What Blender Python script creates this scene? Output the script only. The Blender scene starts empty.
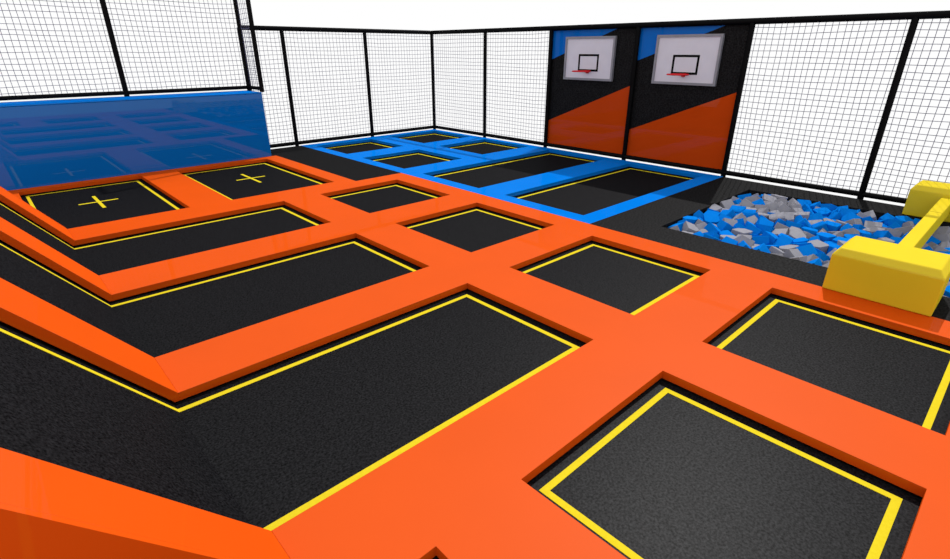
import bpy, bmesh, math, random
from mathutils import Vector, Matrix, Euler
S = 2.5                                   # metres per layout unit (one trampoline row = one unit)
sc = bpy.context.scene
C = sc.collection
R = math.radians
FOLD, TH = 0.238, R(52.8)                   # where the floor turns up into the slope, and how steeply
CT, ST = math.cos(TH), math.sin(TH)
SLOPE_LEN = 1.0

# ------------------------------------------------------------------ materials
def mat(name, col, col2=None, scale=2.0, lo=0.35, hi=0.7, detail=3.0, sharp=0.0, sharp_rough=0.03, broad=0.0, broad_rough=0.5, grain=False, bump=0.0):
    """diffuse body under a sharp and a broad clear sheen of fixed strength; col..col2 is a fine mottling"""
    m = bpy.data.materials.new(name); m.use_nodes = True
    nt = m.node_tree; nt.nodes.clear(); N = nt.nodes.new; K = nt.links.new
    out = N('ShaderNodeOutputMaterial'); d = N('ShaderNodeBsdfDiffuse'); d.inputs['Color'].default_value = (*col, 1)
    cur = d.outputs['BSDF']
    tc = N('ShaderNodeTexCoord'); n = N('ShaderNodeTexNoise'); n.inputs['Scale'].default_value = scale; n.inputs['Detail'].default_value = detail
    if grain: n.inputs['Roughness'].default_value = 0.65
    K(tc.outputs['Object'], n.inputs['Vector'])
    r = N('ShaderNodeValToRGB'); r.color_ramp.elements[0].position = lo; r.color_ramp.elements[1].position = hi
    r.color_ramp.elements[0].color = (*col, 1); r.color_ramp.elements[1].color = (*(col2 or col), 1)
    K(n.outputs['Fac'], r.inputs['Fac']); K(r.outputs['Color'], d.inputs['Color'])
    bp = None
    if bump:
        bp = N('ShaderNodeBump'); bp.inputs['Strength'].default_value = bump; bp.inputs['Distance'].default_value = 0.01
        K(n.outputs['Fac'], bp.inputs['Height']); K(bp.outputs['Normal'], d.inputs['Normal'])
    for fac, rough in ((broad, broad_rough), (sharp, sharp_rough)):
        if not fac: continue
        g = N('ShaderNodeBsdfGlossy'); g.inputs['Roughness'].default_value = rough; g.inputs['Color'].default_value = (1, 1, 1, 1)
        x = N('ShaderNodeMixShader'); x.inputs['Fac'].default_value = fac
        if grain:
            mr = N('ShaderNodeMapRange'); mr.inputs['From Min'].default_value = lo; mr.inputs['From Max'].default_value = hi
            mr.inputs['To Min'].default_value = fac*0.7; mr.inputs['To Max'].default_value = fac*1.3
            K(n.outputs['Fac'], mr.inputs['Value']); K(mr.outputs['Result'], x.inputs['Fac'])
        K(cur, x.inputs[1]); K(g.outputs['BSDF'], x.inputs[2]); cur = x.outputs['Shader']
    K(cur, out.inputs['Surface'])
    return m
def near(c, k=1.04): return tuple(v*k for v in c)

OR, BL, YE = (0.56,0.066,0.0022), (0.001,0.142,0.55), (0.62,0.475,0.020)
M = {
 'orange': mat('orange_vinyl', OR, near(OR), 1.2, sharp=0.010, sharp_rough=0.02, broad=0.005, broad_rough=0.5),
 'blue':   mat('blue_vinyl', BL, near(BL), 1.2, sharp=0.010, sharp_rough=0.02),
 'wallblue': mat('deep_blue_vinyl', (0.002,0.125,0.46), (0.002,0.13,0.48), 1.0, sharp=0.028, sharp_rough=0.015),
 'panelorange': mat('orange_panel_vinyl', (0.50,0.052,0.004), (0.52,0.055,0.005), 1.0, sharp=0.010, sharp_rough=0.02),
 'panelblue': mat('blue_panel_vinyl', (0.002,0.125,0.50), (0.002,0.13,0.52), 1.0, sharp=0.008),
 'jump':   mat('black_jump_fabric', (0.0004,0.0004,0.0006), (0.0130,0.0130,0.0150), 60.0, 0.35, 0.68, 7.0, broad=0.0066, broad_rough=0.47, grain=True, bump=0.15),
 'carpet': mat('black_carpet', (0.0004,0.0004,0.0005), (0.0145,0.0145,0.0155), 36.0, 0.36, 0.66, 7.0, broad=0.006, broad_rough=0.55, grain=True, bump=0.3),
 'dark':   mat('black_board', (0.004,0.004,0.004), (0.006,0.006,0.006), 8.0),
 'steel':  mat('black_powder_coat', (0.0025,0.0025,0.003), (0.003,0.003,0.0035), 10.0, broad=0.004, broad_rough=0.4),
 'net':    mat('dark_net_cord', (0.11,0.11,0.18), (0.13,0.13,0.20), 20.0),
 'line':   mat('yellow_webbing', (0.58,0.46,0.016), (0.62,0.50,0.02), 40.0),
 'yellow': mat('yellow_vinyl', YE, near(YE), 2.0, sharp=0.012, sharp_rough=0.1),
 'board':  mat('white_backboard', (0.62,0.60,0.67), (0.65,0.63,0.70), 4.0, sharp=0.02, sharp_rough=0.2),
 'grey':   mat('grey_frame_metal', (0.20,0.20,0.23), (0.23,0.23,0.26), 6.0, broad=0.05),
 'black':  mat('black_paint', (0.006,0.006,0.006), (0.008,0.008,0.008), 6.0),
 'red':    mat('red_hoop_paint', (0.60,0.006,0.012), (0.65,0.008,0.014), 6.0, broad=0.03),
 'foamblue': mat('blue_foam', (0.002,0.150,0.55), (0.003,0.165,0.60), 8.0),
 'foamgrey': mat('grey_foam', (0.23,0.23,0.265), (0.27,0.27,0.305), 8.0),
}

# ------------------------------------------------------------------ object helpers (layout units in, metres out)
def V(a, b, z): return Vector((a*S, b*S, z*S))

def link(name, bm, m, parent=None, bevel=0.0, smooth=False, loc=None):
    bmesh.ops.recalc_face_normals(bm, faces=bm.faces)
    me = bpy.data.meshes.new(name)
    off = Vector(loc) if loc is not None else (WORLD[parent.name] if parent is not None else Vector((0,0,0)))
    bmesh.ops.translate(bm, verts=bm.verts, vec=-off)
    bm.to_mesh(me); bm.free()
    for mm in (m if isinstance(m, (list, tuple)) else [m]): me.materials.append(mm)
    if smooth:
        for p in me.polygons: p.use_smooth = True
    o = bpy.data.objects.new(name, me); C.objects.link(o)
    if parent is not None:
        o.parent = parent
        if loc is not None: o.location = off - WORLD[parent.name]
    else: o.location = off
    WORLD[o.name] = off.copy()
    if bevel:
        bv = o.modifiers.new('bevel', 'BEVEL'); bv.width = bevel; bv.segments = 2; bv.limit_method = 'ANGLE'; bv.angle_limit = R(35)
    return o
WORLD = {}

def tag(o, label, cat, group=None):
    o['label'] = label; o['category'] = cat
    if group: o['group'] = group
    return o
def thing(name, label, cat, a, b, z, group=None):
    o = bpy.data.objects.new(name, None); C.objects.link(o)
    o.empty_display_size = 0.2; o.location = V(a, b, z); WORLD[o.name] = V(a, b, z)
    return tag(o, label, cat, group)
def struct(name, bm, m, **k):
    o = link(name, bm, m, **k); o['kind'] = 'structure'; return o

def box(bm, a0, a1, b0, b1, z0, z1):
    vs = [bm.verts.new(V(a, b, z)) for a in (a0, a1) for b in (b0, b1) for z in (z0, z1)]
    for f in ((0,1,3,2),(4,6,7,5),(0,4,5,1),(2,3,7,6),(0,2,6,4),(1,5,7,3)):
        bm.faces.new([vs[i] for i in f])
    return vs
def prism(bm, prof, fn, t0, t1):
    """closed profile [(u,v)...] swept between t0 and t1; fn(u,v,t) gives a point in layout units"""
    A = [bm.verts.new(V(*fn(u, v, t0))) for u, v in prof]; B = [bm.verts.new(V(*fn(u, v, t1))) for u, v in prof]
    n = len(prof)
    bm.faces.new(A); bm.faces.new(B[::-1])
    for i in range(n): bm.faces.new((A[i], A[(i+1) % n], B[(i+1) % n], B[i]))
def cyl(bm, p0, p1, r, n=14, caps=True):
    p0, p1 = V(*p0), V(*p1); d = (p1-p0).normalized()
    x = d.orthogonal().normalized(); y = d.cross(x); r *= S
    A = [bm.verts.new(p0 + (x*math.cos(t) + y*math.sin(t))*r) for t in [2*math.pi*i/n for i in range(n)]]
    B = [bm.verts.new(p1 + (x*math.cos(t) + y*math.sin(t))*r) for t in [2*math.pi*i/n for i in range(n)]]
    for i in range(n): bm.faces.new((A[i], A[(i+1) % n], B[(i+1) % n], B[i]))
    if caps: bm.faces.new(A[::-1]); bm.faces.new(B)
def cells(bm, xs, ys, solid, z0, z1):
    """slab with openings: solid(a,b) says whether a cell of the grid xs x ys is filled"""
    nx, ny = len(xs)-1, len(ys)-1
    fill = [[solid((xs[i]+xs[i+1])/2, (ys[j]+ys[j+1])/2) for j in range(ny)] for i in range(nx)]
    vt, vb = {}, {}
    def gv(d, i, j, z):
        if (i, j) not in d: d[(i, j)] = bm.verts.new(V(xs[i], ys[j], z))
        return d[(i, j)]
    def isf(i, j): return 0 <= i < nx and 0 <= j < ny and fill[i][j]
    for i in range(nx):
        for j in range(ny):
            if not fill[i][j]: continue
            q = [(i,j),(i+1,j),(i+1,j+1),(i,j+1)]
            bm.faces.new([gv(vt, *p, z1) for p in q]); bm.faces.new([gv(vb, *p, z0) for p in q[::-1]])
            for (e0, e1, ni, nj) in ((q[0],q[1],i,j-1),(q[1],q[2],i+1,j),(q[2],q[3],i,j+1),(q[3],q[0],i-1,j)):
                if not isf(ni, nj):
                    bm.faces.new((gv(vb,*e0,z0), gv(vb,*e1,z0), gv(vt,*e1,z1), gv(vt,*e0,z1)))
    bmesh.ops.dissolve_limit(bm, angle_limit=0.01, verts=bm.verts, edges=bm.edges)
def grid_lines(*vals): return sorted(set(round(v, 4) for v in vals))

# ------------------------------------------------------------------ layout
DECK = 0.030           # pad thickness
MAT = -0.037           # level of the jumping surface
# openings: (a0, a1, b0, b1)
SQ_NEAR   = (0.768, 1.483, -0.061, 0.650)
SQ_CORNER = (-0.221, 0.486, -0.061, 0.647)
SQ_RIGHT  = (1.769, 2.476, -0.061, 0.647)
SQ_M2 = (1.769, 2.476, 0.934, 1.642)
SQ_M1 = (1.769, 2.476, 1.925, 2.631)
SQ_M0 = (1.769, 2.476, 2.926, 3.615)
LONG_A = (0.934, 1.642); LONG_B = (1.925, 2.631); LONG_C = (2.926, 3.615); LONG_R = 1.484
X1 = (0.103, 0.935, 3.899, 5.268); X2 = (1.217, 2.048, 3.899, 5.262)
B_1 = (2.772, 3.500, 4.935, 5.610); B_2 = (3.782, 4.522, 4.928, 5.640)
B_3 = (2.775, 3.487, 3.925, 4.640); B_4 = (3.790, 4.516, 3.945, 4.660)
B_5 = (2.773, 4.520, 2.926, 3.648); B_6 = (2.774, 4.495, 1.922, 2.642)
inside = lambda a, b, r: r[0] < a < r[1] and r[2] < b < r[3]
SL0, SL1 = 0.787, 3.897          # extent of the slope along b
LEFT = -1.0

# ------------------------------------------------------------------ floor (black deck, pit, sub floor)
PIT = (2.932, 4.284, -0.35, 1.452)
bm = bmesh.new()
xs = grid_lines(2.15, 2.193, 2.652, PIT[0], PIT[1], 4.585)
ys = grid_lines(-0.6, PIT[2], PIT[3], 1.784, 3.80, 5.36, 5.755)
def black(a, b):
    if inside(a, b, PIT): return False
    if b < 1.784: return a > 2.652
    if 3.80 < b < 5.36: return 2.193 < a < 2.652
    if b > 5.36: return a < 2.652
    return False
cells(bm, xs, ys, black, -0.058, 0.0)
struct('floor', bm, M['carpet'])
bm = bmesh.new()
cells(bm, grid_lines(LEFT, PIT[0], PIT[1], 4.72), grid_lines(-0.6, PIT[2], PIT[3], 5.88), lambda a, b: not inside(a, b, PIT), -0.10, -0.059)
struct('floor_base', bm, M['dark'])
bm = bmesh.new()                     # the pit's lining: four walls and a bottom
box(bm, PIT[0]-.02, PIT[0], PIT[2]-.02, PIT[3]+.02, -0.36, -0.1005); box(bm, PIT[1], PIT[1]+.02, PIT[2]-.02, PIT[3]+.02, -0.36, -0.1005)
box(bm, PIT[0], PIT[1], PIT[3], PIT[3]+.02, -0.36, -0.1005); box(bm, PIT[0], PIT[1], PIT[2]-.02, PIT[2], -0.36, -0.1005)
box(bm, PIT[0], PIT[1], PIT[2], PIT[3], -0.38, -0.36)
struct('floor_pit', bm, M['dark'])

# ------------------------------------------------------------------ orange padding
def sl(s, h=0.0):                    # point on the slope: s along it, h off its face
    return (FOLD - CT*s + ST*h, ST*s + CT*h)
pads = thing('safety_padding', 'orange vinyl padding framing the trampolines on the floor and up the slope', 'padding', 1.2, 2.3, 0.0)
rects = [SQ_NEAR, SQ_CORNER, SQ_RIGHT, SQ_M2, SQ_M1, SQ_M0, X1, X2] + [(FOLD, LONG_R, *r) for r in (LONG_A, LONG_B, LONG_C)]
xs = grid_lines(LEFT, FOLD, 2.193, 2.652, *[v for r in rects for v in r[:2]]); ys = grid_lines(-0.6, SL0, SL1, 3.80, 5.36, *[v for r in rects for v in r[2:]])
def orange(a, b):
    if any(inside(a, b, r) for r in rects): return False
    if SL0 < b < SL1 and a < FOLD: return False
    if b > 3.80 and a > 2.193: return False
    return True
bm = bmesh.new(); cells(bm, xs, ys, orange, -DECK, 0.0)
link('deck_padding', bm, M['orange'], pads, bevel=0.003)
def slope_prof(s0, s1, top, bot, mitre):
    p = [sl(s0, top), sl(s1, top), sl(s1, bot), sl(s0, bot)]
    if mitre: p[3:] = [(FOLD + bot*(1-CT)/ST, bot), (FOLD, bot)]
    return p
across = lambda u, v, t: (u, t, v)
for b0, b1 in ((SL0, LONG_A[0]), (LONG_A[1], LONG_B[0]), (LONG_B[1], LONG_C[0]), (LONG_C[1], SL1)):
    bm = bmesh.new(); prism(bm, slope_prof(0, SLOPE_LEN, 0, -DECK, True), across, b0, b1)
    link('sloped_padding', bm, M['orange'], pads, bevel=0.003)
for b0, b1 in (LONG_A, LONG_B, LONG_C):
    bm = bmesh.new(); prism(bm, slope_prof(SLOPE_LEN-0.16, SLOPE_LEN, 0, -DECK, False), across, b0, b1)
    link('upper_padding', bm, M['orange'], pads, bevel=0.006)
topa, topz = sl(SLOPE_LEN)
for b0, b1 in ((SL0-0.014, SL0-0.001), (SL1+0.001, SL1+0.014)):
    bm = bmesh.new(); prism(bm, [(FOLD, 0.001), (topa, topz), (topa-0.05, topz), (topa-0.05, 0.001)], across, b0, b1)
    link('end_panel', bm, M['orange'], pads)
bm = bmesh.new()
h = -0.060
prism(bm, [(FOLD - 0.06*(1-CT)/ST, -0.0585), sl(SLOPE_LEN, h), (topa-0.05, topz-0.03), (topa-0.05, -0.0585)], across, SL0+0.002, SL1-0.045)
link('slope_backing', bm, M['dark'], pads)

# ------------------------------------------------------------------ blue padding
bpads = thing('safety_padding', 'bright blue vinyl padding framing six trampolines before the far fence corner', 'padding', 3.7, 3.8, 0.0)
brects = [B_1, B_2, B_3, B_4, B_5, B_6]
bm = bmesh.new()
cells(bm, grid_lines(2.654, 4.600, *[v for r in brects for v in r[:2]]), grid_lines(1.786, 5.755, *[v for r in brects for v in r[2:]]),
      lambda a, b: not any(inside(a, b, r) for r in brects), -DECK, 0.0)
link('deck_padding', bm, M['blue'], bpads, bevel=0.006)

# ------------------------------------------------------------------ trampolines
INS, LW = 0.033, 0.020
def ring(bm, a0, a1, b0, b1, z):
    o = (a0+INS, a1-INS, b0+INS, b1-INS); i = (o[0]+LW, o[1]-LW, o[2]+LW, o[3]-LW)
    P = [[(o[0],o[2]),(o[1],o[2]),(o[1],o[3]),(o[0],o[3])], [(i[0],i[2]),(i[1],i[2]),(i[1],i[3]),(i[0],i[3])]]
    T = [[bm.verts.new(V(*p, z+0.0012)) for p in q] for q in P]; L = [[bm.verts.new(V(*p, z)) for p in q] for q in P]
    for k in range(4):
        n = (k+1) % 4
        bm.faces.new((T[0][k], T[0][n], T[1][n], T[1][k])); bm.faces.new((L[0][k], L[1][k], L[1][n], L[0][n]))
        bm.faces.new((T[0][k], L[0][k], L[0][n], T[0][n])); bm.faces.new((T[1][k], T[1][n], L[1][n], L[1][k]))
def flat_trampoline(r, label, group, cross=None):
    a0, a1, b0, b1 = r
    t = thing('trampoline', label, 'trampoline', (a0+a1)/2, (b0+b1)/2, -0.058, group)
    bm = bmesh.new(); box(bm, a0-.03, a1+.03, b0-.03, b1+.03, -0.058, MAT)
    mt = link('jumping_mat', bm, M['jump'], t)
    bm = bmesh.new(); ring(bm, a0, a1, b0, b1, MAT)
    link('boundary_line', bm, M['line'], t)
    if cross:
        ca, cb = cross; w = 0.011
        bm = bmesh.new()
        P = [(-.125,-w),(-w,-w),(-w,-.215),(w,-.215),(w,-w),(.125,-w),(.125,w),(w,w),(w,.215),(-w,.215),(-w,w),(-.125,w)]
        prism(bm, P, lambda u, v, z: (ca+u, cb+v, z), MAT, MAT+0.0012)
        link('cross_mark', bm, M['line'], mt)
    return t
def long_trampoline(b0, b1, label, group):
    t = thing('sloping_trampoline', label, 'trampoline', 0.9, (b0+b1)/2, -0.058, group)
    send = SLOPE_LEN - 0.16
    d0, d1 = MAT, -0.0575
    k = (1-CT)/ST
    bm = bmesh.new()
    prism(bm, [(LONG_R+.03, d0), (FOLD+d0*k, d0), sl(send+.03, d0), sl(send+.03, d1), (FOLD+d1*k, d1), (LONG_R+.03, d1)], across, b0-.03, b1+.03)
    mt = link('jumping_mat', bm, M['jump'], t)
    bm = bmesh.new()
    h0, h1 = MAT, MAT+0.0012
    def strip(bb0, bb1):
        prism(bm, [(LONG_R-INS, h1), (FOLD+h1*k, h1), sl(send-INS, h1), sl(send-INS, h0), (FOLD+h0*k, h0), (LONG_R-INS, h0)], across, bb0, bb1)
    strip(b0+INS, b0+INS+LW); strip(b1-INS-LW, b1-INS)
    box(bm, LONG_R-INS-LW, LONG_R-INS, b0+INS+LW, b1-INS-LW, h0, h1)
    prism(bm, [sl(send-INS-LW, h1), sl(send-INS, h1), sl(send-INS, h0), sl(send-INS-LW, h0)], across, b0+INS+LW, b1-INS-LW)
    link('boundary_line', bm, M['line'], t)
G1, G2 = 'trampolines set in the orange padding', 'trampolines set in the blue padding'
flat_trampoline(SQ_NEAR, 'square black trampoline with yellow border in the orange deck, nearest to the viewer', G1)
flat_trampoline(SQ_CORNER, 'black trampoline showing only one corner at the bottom edge of the photo', G1)
flat_trampoline(SQ_RIGHT, 'black trampoline in the orange padding directly before the near yellow block', G1)
flat_trampoline(SQ_M2, 'square black trampoline left of the yellow block, by the near end of the foam pit', G1)
flat_trampoline(SQ_M1, 'square black trampoline in orange padding, one before the trampoline touching the black floor wedge', G1)
flat_trampoline(SQ_M0, 'small looking black trampoline in orange padding, touching the black floor wedge', G1)
long_trampoline(*LONG_A, 'largest black trampoline in the foreground, bending up the slope at left', G1)
long_trampoline(*LONG_B, 'middle of the three long black trampolines that bend up the slope', G1)
long_trampoline(*LONG_C, 'long black bent trampoline directly in front of the two cross-marked ones', G1)
flat_trampoline(X1, 'black trampoline with yellow cross, left one below the blue wall', G1, ((X1[0]+X1[1])/2, 4.665))
flat_trampoline(X2, 'black trampoline with yellow cross, below the right end of the blue wall', G1, (1.652, 4.665))
flat_trampoline(B_1, 'small black trampoline in blue padding along the left fence, beside the black floor', G2)
flat_trampoline(B_2, 'small black trampoline in blue padding in the far fence corner', G2)
flat_trampoline(B_3, 'small black trampoline in blue padding nearest to the orange padding', G2)
flat_trampoline(B_4, 'small black trampoline in blue padding below the net beside the left wall panel', G2)
flat_trampoline(B_5, 'long black trampoline in blue padding below the left basketball backboard', G2)
flat_trampoline(B_6, 'long black trampoline in blue padding below the right backboard, beside the foam pit floor', G2)

# ------------------------------------------------------------------ blue padded wall
WF, WB, WR, WH = 5.362, 5.725, 2.147, 0.618
w = thing('wall_block', 'long glossy blue padded wall rising behind the two cross-marked trampolines', 'padded wall', 0.7, 5.5, -0.058)
bm = bmesh.new(); box(bm, LEFT, WR, WF, WB, -0.058, WH-0.012); link('wall_body', bm, M['wallblue'], w, bevel=0.01)
bm = bmesh.new(); box(bm, LEFT, WR, WF-0.002, WB, WH-0.012, WH); link('top_edge', bm, M['blue'], w, bevel=0.01)

# ------------------------------------------------------------------ net fences
random.seed(11)
PR = 0.021
def net_bay(parent, p0, p1, z0, z1, step=0.0425, r=0.0019):
    """knotted net of vertical and horizontal cords stretched between two posts"""
    p0, p1 = Vector(p0), Vector(p1); L = (p1-p0).length; d = (p1-p0)/L; nrm = Vector((-d.y, d.x))
    bm = bmesh.new()
    def cord(pts):
        rings = []
        for i, (s, z) in enumerate(pts):
            q0, q1 = pts[max(i-1, 0)], pts[min(i+1, len(pts)-1)]
            t = Vector((q1[0]-q0[0], q1[1]-q0[1])).normalized(); n2 = Vector((-t.y, t.x))
            ring_ = []
            for cs, ch in ((1,0),(0,1),(-1,0),(0,-1)):
                ss, zz = s + n2.x*r*cs, z + n2.y*r*cs
                q = p0 + d*ss + nrm*(r*ch)
                ring_.append(bm.verts.new(V(q.x, q.y, zz)))
            rings.append(ring_)
        for A, B in zip(rings, rings[1:]):
            for i in range(4): bm.faces.new((A[i], A[(i+1) % 4], B[(i+1) % 4], B[i]))
    nv = max(2, round(L/step)); nh = max(2, round((z1-z0)/step))
    ph = random.random()*6
    for i in range(1, nv):
        s = L*i/nv + random.uniform(-.003, .003)
        m_ = 5
        cord([(min(max(s + .004*math.sin(ph+i*.7+k*1.3)*(0 < k < m_), 0), L), z0 + (z1-z0)*k/m_) for k in range(m_+1)])
    for j in range(1, nh):
        z = z0 + (z1-z0)*j/nh + random.uniform(-.003, .003)
        m_ = 5
        cord([(L*k/m_, z + (.004*math.sin(ph+j*.9+k*1.1) - .004)*(0 < k < m_)) for k in range(m_+1)])
    return link('net', bm, M['net'], parent)
def post(parent, a, b, z0, z1):
    bm = bmesh.new(); cyl(bm, (a, b, z0), (a, b, z1), PR)
    return link('post', bm, M['steel'], parent, smooth=False)
def rail(name, parent, p0, p1, z, r=0.02):
    bm = bmesh.new(); cyl(bm, (*p0, z), (*p1, z), r); return link(name, bm, M['steel'], parent)
FZ0, FZ1 = 0.021, 1.202
FA, FB = 4.664, 5.820
# back fence
back_posts = [(2.203, FB), (2.642, FB), (3.655, FB)]
f = thing('net_fence', 'black framed net fence running from the blue wall to the far corner', 'fence', 3.5, FB, -0.058, 'net fences round the hall')
for p in back_posts: post(f, *p, -0.058, FZ1)
FE = (FA-PR-0.002, FB)
rail('top_rail', f, (2.203, FB), FE, FZ1, 0.023); rail('bottom_rail', f, (2.203, FB), FE, FZ0)
ps = back_posts + [FE]
for p, q in zip(ps, ps[1:]): net_bay(f, p, q, FZ0, FZ1)
# right fence
right_b = [FB, 4.818, 3.828, 2.810, 1.814, 0.797, -0.20]
f = thing('net_fence', 'black framed net fence with two wall panels, running behind the foam pit', 'fence', FA, 3.0, -0.058, 'net fences round the hall')
for b in right_b: post(f, FA, b, -0.058, FZ1)
rail('top_rail', f, (FA, FB), (FA, -0.20), FZ1, 0.023); rail('bottom_rail', f, (FA, FB), (FA, -0.20), FZ0)
for i, (b0, b1) in enumerate(zip(right_b, right_b[1:])):
    if i in (2, 3): continue
    net_bay(f, (FA, b0), (FA, b1), FZ0, FZ1)
# fence on the blue wall
UZ0, UZ1 = WH+0.030, WH+1.2
UB = 5.700
f = thing('net_fence', 'tall net fence standing on top of the blue wall', 'fence', 1.0, UB, WH, 'net fences round the hall')
ups = [(LEFT+0.03, UB), (-0.03, UB), (1.068, UB), (2.165, UB)]
for p in ups: post(f, *p, WH, UZ1)
post(f, 2.165, WF+0.03, WH, UZ1)
rail('top_rail', f, ups[0], ups[-1], UZ1); rail('bottom_rail', f, ups[0], ups[-1], UZ0, 0.017)
rail('side_rail', f, ups[-1], (2.165, WF+0.03), UZ1); rail('side_rail', f, ups[-1], (2.165, WF+0.03), UZ0, 0.017)
for p, q in zip(ups, ups[1:]): net_bay(f, p, q, UZ0, UZ1)
net_bay(f, ups[-1], (2.165, WF+0.03), UZ0, UZ1)

# ------------------------------------------------------------------ wall panels with backboards
PA0, PA1 = 4.6865, 4.706            # front and back face of the panels
PZ0, PZ1 = 0.020, 1.198
def panel(b0, b1, label):          # b0 < b1; in the picture b1 is the left edge
    t = thing('wall_panel', label, 'wall panel', PA1, (b0+b1)/2, PZ0, 'wall panels behind the backboards')
    H = lambda u, v, x: (x, u, v)
    W = b1-b0
    ol, orr = 0.279, 0.279+0.412*W     # orange edge, rising to the right
    ub = 0.903; ur = b1 - (PZ1-ub)/0.3575
    bm = bmesh.new(); prism(bm, [(b1, PZ0), (b1, ol), (b0, orr), (b0, PZ0)], H, PA0, PA1); link('orange_section', bm, M['panelorange'], t)
    bm = bmesh.new(); prism(bm, [(b1, ol), (b1, ub), (ur, PZ1), (b0, PZ1), (b0, orr)], H, PA0, PA1); link('black_section', bm, M['carpet'], t)
    bm = bmesh.new(); prism(bm, [(b1, ub), (b1, PZ1), (ur, PZ1)], H, PA0, PA1); link('blue_section', bm, M['panelblue'], t)
    return t
panel(right_b[3]+.001, right_b[2]-.001, 'orange, black and blue wall panel beside the net, holding the left backboard')
panel(right_b[4]+.001, right_b[3]-.001, 'orange, black and blue wall panel nearer to the foam pit, holding the right backboard')
BC, BZ0, BZ1, BW = 3.335, 0.716, 1.119, 0.294     # board centre, heights, half width
def backboard():
    t = thing('basketball_backboard', 'white basketball backboard with red hoop, on the panel farther from the foam pit', 'basketball hoop', PA0, BC, BZ0, 'basketball backboards')
    bm = bmesh.new(); box(bm, PA0-0.020, PA0-0.0005, BC-BW+.004, BC+BW-.004, BZ0+.004, BZ1-.004); bd = link('board', bm, M['board'], t)
    bm = bmesh.new(); fw = 0.020
    for q in ((BC-BW, BC-BW+fw, BZ0, BZ1), (BC+BW-fw, BC+BW, BZ0, BZ1), (BC-BW+fw, BC+BW-fw, BZ0, BZ0+fw), (BC-BW+fw, BC+BW-fw, BZ1-fw, BZ1)):
        box(bm, PA0-0.030, PA0-0.0005, *q)
    link('board_frame', bm, M['grey'], t)
    bm = bmesh.new(); sw, c, hw = 0.019, BC, 0.121
    for q in ((c-hw, c-hw+sw, .800, .959), (c+hw-sw, c+hw, .800, .959), (c-hw+sw, c+hw-sw, .800, .800+sw), (c-hw+sw, c+hw-sw, .959-sw, .959)):
        box(bm, PA0-0.0215, PA0-0.0195, *q)
    link('target_square', bm, M['black'], bd)
    # ring and its bracket
    bm = bmesh.new(); rc, rr, zt = PA0-0.125, 0.088, 0.803
    n = 32; m_ = 8; R0 = []
    for i in range(n):
        t0 = 2*math.pi*i/n; u = Vector((math.cos(t0), math.sin(t0), 0)); row = []
        for j in range(m_):
            p = 2*math.pi*j/m_; row.append(bm.verts.new(V(rc + u.x*(rr+.0055*math.cos(p)), c + u.y*(rr+.0055*math.cos(p)), zt + .0055*math.sin(p))))
        R0.append(row)
    for i in range(n):
        for j in range(m_):
            bm.faces.new((R0[i][j], R0[(i+1) % n][j], R0[(i+1) % n][(j+1) % m_], R0[i][(j+1) % m_]))
    hr = link('hoop_ring', bm, M['red'], t, smooth=True)
    bm = bmesh.new(); box(bm, PA0-0.048, PA0-0.0202, c-.022, c+.022, zt-.012, zt+.007); box(bm, PA0-0.030, PA0-0.0202, c-.015, c+.015, zt-.022, zt-.012)
    link('hoop_bracket', bm, M['red'], hr)
    return t
bb = backboard()
def dup(root, loc, label):
    r = root.copy(); C.objects.link(r); r.location = loc; r['label'] = label
    for ch in list(root.children):
        c = ch.copy(); C.objects.link(c); c.parent = r
        for g in list(ch.children):
            d = g.copy(); C.objects.link(d); d.parent = c
    return r
dup(bb, bb.location + Vector((0, -1.017*S, 0)), 'white basketball backboard with red hoop, on the panel beside the foam pit net')

# ------------------------------------------------------------------ yellow blocks and balance beam
def block(a0, a1, b0, b1, h_, label):
    c = 0.024
    bm = bmesh.new()
    lo = [(a0,b0),(a1,b0),(a1,b1),(a0,b1)]; hi = [(a0+c,b0+c),(a1-c,b0+c),(a1-c,b1-c),(a0+c,b1-c)]
    A = [bm.verts.new(V(*p, 0.0005)) for p in lo]; B = [bm.verts.new(V(*p, h_-0.030)) for p in lo]; D = [bm.verts.new(V(*p, h_)) for p in hi]
    bm.faces.new(A[::-1]); bm.faces.new(D)
    for i in range(4):
        n = (i+1) % 4
        bm.faces.new((A[i],A[n],B[n],B[i])); bm.faces.new((B[i],B[n],D[n],D[i]))
    o = link('foam_block', bm, M['yellow'], bevel=0.012, loc=V((a0+a1)/2,(b0+b1)/2,0))
    return tag(o, label, 'padded block', 'yellow blocks carrying the beam')
block(2.637, 2.930, 0.097, 0.491, 0.197, 'yellow padded block at the near side of the foam pit, beside the orange padding')
block(4.337, 4.584, 0.097, 0.493, 0.200, 'yellow padded block at the far side of the foam pit, before the net')
bt = thing('balance_beam', 'narrow yellow padded beam bridging the foam pit between two yellow blocks', 'balance beam', 3.65, 0.296, 0.04)
bm = bmesh.new(); box(bm, 2.932, 3.90, 0.265, 0.327, 0.045, 0.146); link('beam_body', bm, M['yellow'], bt, bevel=0.012)
bm = bmesh.new(); box(bm, 3.902, 4.335, 0.264, 0.328, 0.044, 0.1475); link('beam_end', bm, M['yellow'], bt, bevel=0.012)

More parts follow.
